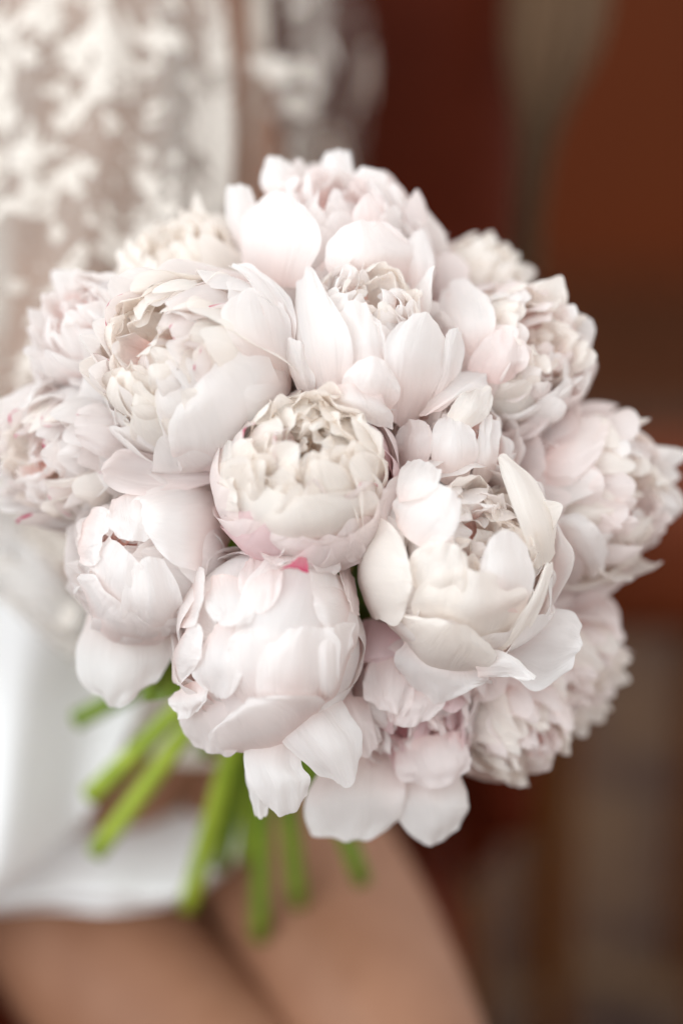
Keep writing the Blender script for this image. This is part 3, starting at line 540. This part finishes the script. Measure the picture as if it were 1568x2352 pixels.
stool = empty('stool', Vector((0.30, 1.05, 0.016)))
tag(stool, 'red-brown cushioned stool standing on the rug behind the bouquet', 'stool')
box('cushion', (0.165, 0.86, 0.44), (0.36, 1.12, 0.56), LEATHER2, stool, 0.04, 4)
for (x, y) in ((0.19, 0.90), (0.335, 0.90), (0.19, 1.08), (0.335, 1.08)):
    box('leg', (x - 0.014, y - 0.014, 0.0165), (x + 0.014, y + 0.014, 0.45), WOODL, stool, 0.004, 2)

# sheer sash hanging over the chair's corner
def cloth_mat(name, c, trans=0.3, bscale=900, bump=0.2, rough=0.85):
    m, nt, out = nodes(name); L = nt.links.new
    tc = N(nt, 'ShaderNodeTexCoord')
    w = N(nt, 'ShaderNodeTexNoise', Scale=bscale, Detail=2.0); L(tc.outputs['Object'], w.inputs['Vector'])
    b = N(nt, 'ShaderNodeBump', Strength=bump, Distance=0.001); L(w.outputs[0], b.inputs['Height'])
    pb = N(nt, 'ShaderNodeBsdfPrincipled', Roughness=rough); pb.inputs['Base Color'].default_value = (*c, 1); pb.inputs['Specular IOR Level'].default_value = 0.15
    L(b.outputs[0], pb.inputs['Normal'])
    tr = N(nt, 'ShaderNodeBsdfTranslucent'); tr.inputs[0].default_value = (*c, 1)
    mx = N(nt, 'ShaderNodeMixShader'); mx.inputs[0].default_value = trans
    L(pb.outputs[0], mx.inputs[1]); L(tr.outputs[0], mx.inputs[2]); L(mx.outputs[0], out.inputs[0])
    return m
def drape(name, rows, mat, parent=None, nu=60, nv=60, fold=0.0, freq=9, seed=0, crump=0.0):
    """cloth through world points; fold = depth of the pleats in metres"""
    verts, uvs = [], []
    o0 = parent.location if parent else Vector((0, 0, 0))
    for j in range(nv):
        v = j / (nv - 1)
        for i in range(nu):
            u = i / (nu - 1)
            p = cr([cr(r, u) for r in rows], v)
            w = fold * math.sin(2 * math.pi * freq * u + 1.3 * math.sin(2.2 * v + seed) + 2 * noise.noise(Vector((u * 3, v, seed)))) * (0.6 + 0.4 * v)
            w += crump * noise.noise(Vector((u * 4, v * 3, seed + 5)))
            verts.append(p + CZ * w - o0); uvs.append((u, v))
    return mesh_obj(name, verts, grid_faces(nu, nv), mat, parent, uvs)
SASH = cloth_mat('sash_cloth', (0.20, 0.125, 0.075), 0.4)
def PR(pts): return [[P(*p) for p in r] for r in pts]
sash = drape('sash', PR([[(1150, -250, -2700), (1270, -250, -2550), (1420, -250, -2700)], [(1160, 0, -2650), (1270, 0, -2480), (1400, 0, -2650)], [(1160, 120, -2600), (1260, 130, -2450), (1370, 120, -2600)],
      [(1185, 300, -2560), (1235, 300, -2470), (1285, 300, -2560)], [(1180, 480, -2540), (1212, 480, -2470), (1245, 480, -2540)], [(1165, 640, -2540), (1200, 640, -2470), (1235, 640, -2540)]]), SASH, fold=0.008, freq=4)
tag(sash, 'thin beige sheer sash hanging down beside the chair back', 'sash')

# ------------------------------------------------------------------ the seated woman
SKIN = simple('skin', (0.25, 0.115, 0.065), 0.5, 0.25, 14, (0.33, 0.165, 0.10))
person = empty('person', P(300, 1950, -2100))
tag(person, 'seated woman in a white lace dress holding the bouquet', 'person')
def skin_body(name, joints, bones, mat, parent, root=0):
    me = bpy.data.meshes.new(name)
    me.from_pydata([p - parent.location for p, r in joints], bones, [])
    o = bpy.data.objects.new(name, me); col.objects.link(o); o.parent = parent
    me.materials.append(mat)
    md = o.modifiers.new('skin', 'SKIN'); md.use_smooth_shade = True
    for i, (p, r) in enumerate(joints):
        sv = me.skin_vertices[0].data[i]; sv.radius = (r, r) if not isinstance(r, tuple) else r
        sv.use_root = (i == root)
    ss = o.modifiers.new('sub', 'SUBSURF'); ss.levels = ss.render_levels = 2
    return o
J = []; B = []
def joint(p, r, parent=None):
    J.append((P(*p) if not isinstance(p, Vector) else p, r))
    if parent is not None: B.append((parent, len(J) - 1))
    return len(J) - 1
pel = joint((250, 1850, -2250), 0.125)
wai = joint((270, 1250, -2250), 0.105, pel)
che = joint((300, 450, -2150), 0.125, wai)
sho = joint((300, 0, -2100), 0.12, che)
nek = joint((300, -330, -2100), 0.05, sho)
joint((300, -520, -2080), 0.05, nek)
# near arm, down to the hand at the tie
a1 = joint((150, -180, -1750), 0.062, sho)
a2 = joint((215, 250, -1450), 0.050, a1)
a3 = joint((190, 700, -1300), 0.044, a2)
a4 = joint((130, 1120, -1200), 0.042, a3)
a5 = joint((330, 1330, -1080), 0.036, a4)
a6 = joint((500, 1440, -1000), 0.028, a5)
hnd = joint((580, 1465, -990), (0.022, 0.034), a6)
# fingers and thumb closing round the tied stems
hp = P(580, 1465, -990)
for q in range(5):
    off = CY * (-0.026 + 0.0165 * q) if q < 4 else CY * 0.036
    w = (0.026, 0.030, 0.032, 0.029, 0.024)[q]
    f = joint(hp + off + CX * 0.014, 0.0095, hnd)
    f = joint(hp + off + CX * (0.014 + w) + CZ * 0.012, 0.009, f)
    f = joint(hp + off + CX * (0.016 + w * 1.5) + CZ * 0.036, 0.0085, f)
    joint(hp + off + CX * (0.014 + w * 0.8) + CZ * 0.052, 0.007, f)
# thighs and knees
for hip, mid, kne, shin in (((120, 2060, -2150), (330, 2330, -1750), (760, 2700, -1250), (800, 3400, -1350)), ((520, 1830, -2250), (730, 2080, -1850), (960, 2520, -1300), (1000, 3200, -1400))):
    h = joint(hip, 0.082, pel); m_ = joint(mid, 0.070, h); k_ = joint(kne, 0.056, m_); joint(shin, 0.048, k_)
body = skin_body('body', J, B, SKIN, person)

def lace_mat(name, scale=38.0, thr=0.5, seed=0.0, dens=0.42):
    m, nt, out = nodes(name); L = nt.links.new
    tc = N(nt, 'ShaderNodeTexCoord'); mp = N(nt, 'ShaderNodeMapping'); mp.inputs['Location'].default_value = (seed, seed * .7, 0)
    L(tc.outputs['Object'], mp.inputs[0])
    n = N(nt, 'ShaderNodeTexNoise', Scale=scale, Detail=2.5, Roughness=0.55, Distortion=0.6); L(mp.outputs[0], n.inputs['Vector'])
    lo = N(nt, 'ShaderNodeTexNoise', Scale=scale * 0.22, Detail=1.0); L(mp.outputs[0], lo.inputs['Vector'])
    lm = N(nt, 'ShaderNodeMath', operation='MULTIPLY_ADD'); L(lo.outputs[0], lm.inputs[0]); lm.inputs[1].default_value = 0.75; lm.inputs[2].default_value = -0.375
    la = N(nt, 'ShaderNodeMath', operation='ADD'); L(n.outputs[0], la.inputs[0]); L(lm.outputs[0], la.inputs[1])
    r1 = ramp(nt, [(thr - 0.02, (0, 0, 0)), (thr + 0.02, (1, 1, 1))]); L(la.outputs[0], r1.inputs[0])
    vo = N(nt, 'ShaderNodeTexVoronoi', Scale=scale * 2.6, feature='DISTANCE_TO_EDGE'); L(mp.outputs[0], vo.inputs['Vector'])
    r2 = ramp(nt, [(0.05, (1, 1, 1)), (0.12, (0.8, 0.8, 0.8))]); L(vo.outputs[0], r2.inputs[0])
    mo = N(nt, 'ShaderNodeMath', operation='MULTIPLY'); L(r1.outputs[0], mo.inputs[0]); L(r2.outputs[0], mo.inputs[1])
    # tulle ground: fine net
    tu = N(nt, 'ShaderNodeTexVoronoi', Scale=900.0, feature='DISTANCE_TO_EDGE'); L(tc.outputs['Object'], tu.inputs['Vector'])
    r3 = ramp(nt, [(0.10, (dens * 1.6,) * 3), (0.2, (dens * 0.4,) * 3)]); L(tu.outputs[0], r3.inputs[0])
    mx = N(nt, 'ShaderNodeMath', operation='MAXIMUM'); L(mo.outputs[0], mx.inputs[0]); L(r3.outputs[0], mx.inputs[1])
    pb = N(nt, 'ShaderNodeBsdfPrincipled', Roughness=0.85); pb.inputs['Base Color'].default_value = (0.76, 0.70, 0.635, 1)
    b = N(nt, 'ShaderNodeBump', Strength=0.7, Distance=0.002); L(mo.outputs[0], b.inputs['Height']); L(b.outputs[0], pb.inputs['Normal'])
    tp = N(nt, 'ShaderNodeBsdfTransparent')
    ms = N(nt, 'ShaderNodeMixShader'); L(mx.outputs[0], ms.inputs[0]); L(tp.outputs[0], ms.inputs[1]); L(pb.outputs[0], ms.inputs[2]); L(ms.outputs[0], out.inputs[0])
    return m
LACE = lace_mat('lace', 58.0, 0.53, 0.0, 0.26)
LACE2 = lace_mat('lace_bodice', 24.0, 0.64, 3.0, 0.04)
SATIN = cloth_mat('white_satin', (0.93, 0.93, 0.93), 0.2, 500, 0.15, 0.6)
# loose lace sleeve round the near arm
def sleeve(name, pts, radii, mat, parent, ns=110, steps=110, folds=11, depth=0.20):
    ps = [cr(pts, i / (steps - 1)) for i in range(steps)]
    verts, uv = [], []
    for i, p in enumerate(ps):
        v = i / (steps - 1)
        t = (ps[min(i + 1, steps - 1)] - ps[max(i - 1, 0)]).normalized()
        a = t.cross(CZ).normalized(); b = a.cross(t)
        r0 = cr([Vector((r, 0, 0)) for r in radii], v).x
        for k in range(ns):
            th = 2 * math.pi * k / ns
            r = r0 * (1 + depth * math.sin(folds * th + 2.0 * math.sin(3 * v)) * (0.4 + 0.6 * noise.noise(Vector((math.cos(th) * 2, math.sin(th) * 2, v * 2)))) + 0.10 * noise.noise(Vector((math.cos(th) * 1.5, math.sin(th) * 1.5, v * 4 + 3))))
            verts.append(p + (a * math.cos(th) + b * math.sin(th)) * r - parent.location); uv.append((k / ns, v))
    return mesh_obj(name, verts, grid_faces(ns, steps, True), mat, parent, uv)
sleeve('sleeve', [P(150, -250, -1750), P(225, 200, -1450), P(190, 650, -1300), P(110, 1060, -1200), P(200, 1230, -1150), P(330, 1340, -1080)], [0.078, 0.074, 0.076, 0.072, 0.058, 0.050], LACE, person)
# lace bodice with two raised trims down the front
sleeve('bodice', [P(300, -260, -2110), P(300, 60, -2110), P(300, 480, -2150), P(270, 1250, -2250), P(250, 1700, -2250)], [0.11, 0.150, 0.150, 0.128, 0.150], LACE2, person, folds=16, depth=0.05)
TRIM = lace_mat('lace_trim', 60.0, 0.42, 7.0, 0.5)
TRIM2 = lace_mat('lace_edge', 60.0, 0.56, 9.0, 0.2)
for (u0, u1, d) in ((572, 616, -1540), (664, 765, -1530)):
    drape('lace_trim', PR([[(u0, -200, d), ((u0 + u1) / 2, -200, d + 40), (u1, -200, d)], [(u0, 150, d), ((u0 + u1) / 2, 150, d + 40), (u1, 150, d)], [(u0 - 10, 420, d - 40), ((u0 + u1) / 2 - 25, 430, d), (u1 - 60, 420, d - 40)], [(u0 - 30, 900, d - 120), ((u0 + u1) / 2 - 50, 900, d - 80), (u1 - 90, 900, d - 120)]]), TRIM if u0 < 600 else TRIM2, person, fold=0.004, freq=3, seed=u0)
# skirt: the near panel over the hip and the shorter layer below it
drape('skirt', PR([[(-700, 1050, -1900), (-250, 1000, -1600), (150, 1050, -1500), (420, 1150, -1600)], [(-700, 1300, -1700), (-250, 1250, -1330), (110, 1300, -1200), (400, 1380, -1450)],
                   [(-700, 1700, -1700), (-250, 1680, -1380), (60, 1640, -1290), (310, 1650, -1420)], [(-700, 2200, -1750), (-250, 2100, -1400), (20, 1990, -1320), (215, 1850, -1430)],
                   [(-700, 2330, -1850), (-250, 2180, -1550), (10, 2040, -1450), (195, 1890, -1600)]]), SATIN, person, fold=0.003, freq=3, crump=0.025)
drape('underskirt', PR([[(-300, 1500, -2200), (150, 1550, -2300), (450, 1550, -2350), (720, 1650, -2300)], [(-300, 1800, -2000), (120, 1800, -2050), (400, 1780, -2080), (700, 1780, -2000)],
                   [(-300, 2000, -1700), (100, 1970, -1620), (390, 1950, -1600), (670, 1850, -1800)], [(-300, 2080, -1600), (90, 2060, -1480), (380, 2045, -1460), (660, 1890, -1700)], [(-300, 2120, -1650), (90, 2095, -1540), (390, 2078, -1520), (640, 1915, -1760)]]), SATIN, person, fold=0.006, freq=3, seed=4, crump=0.02)
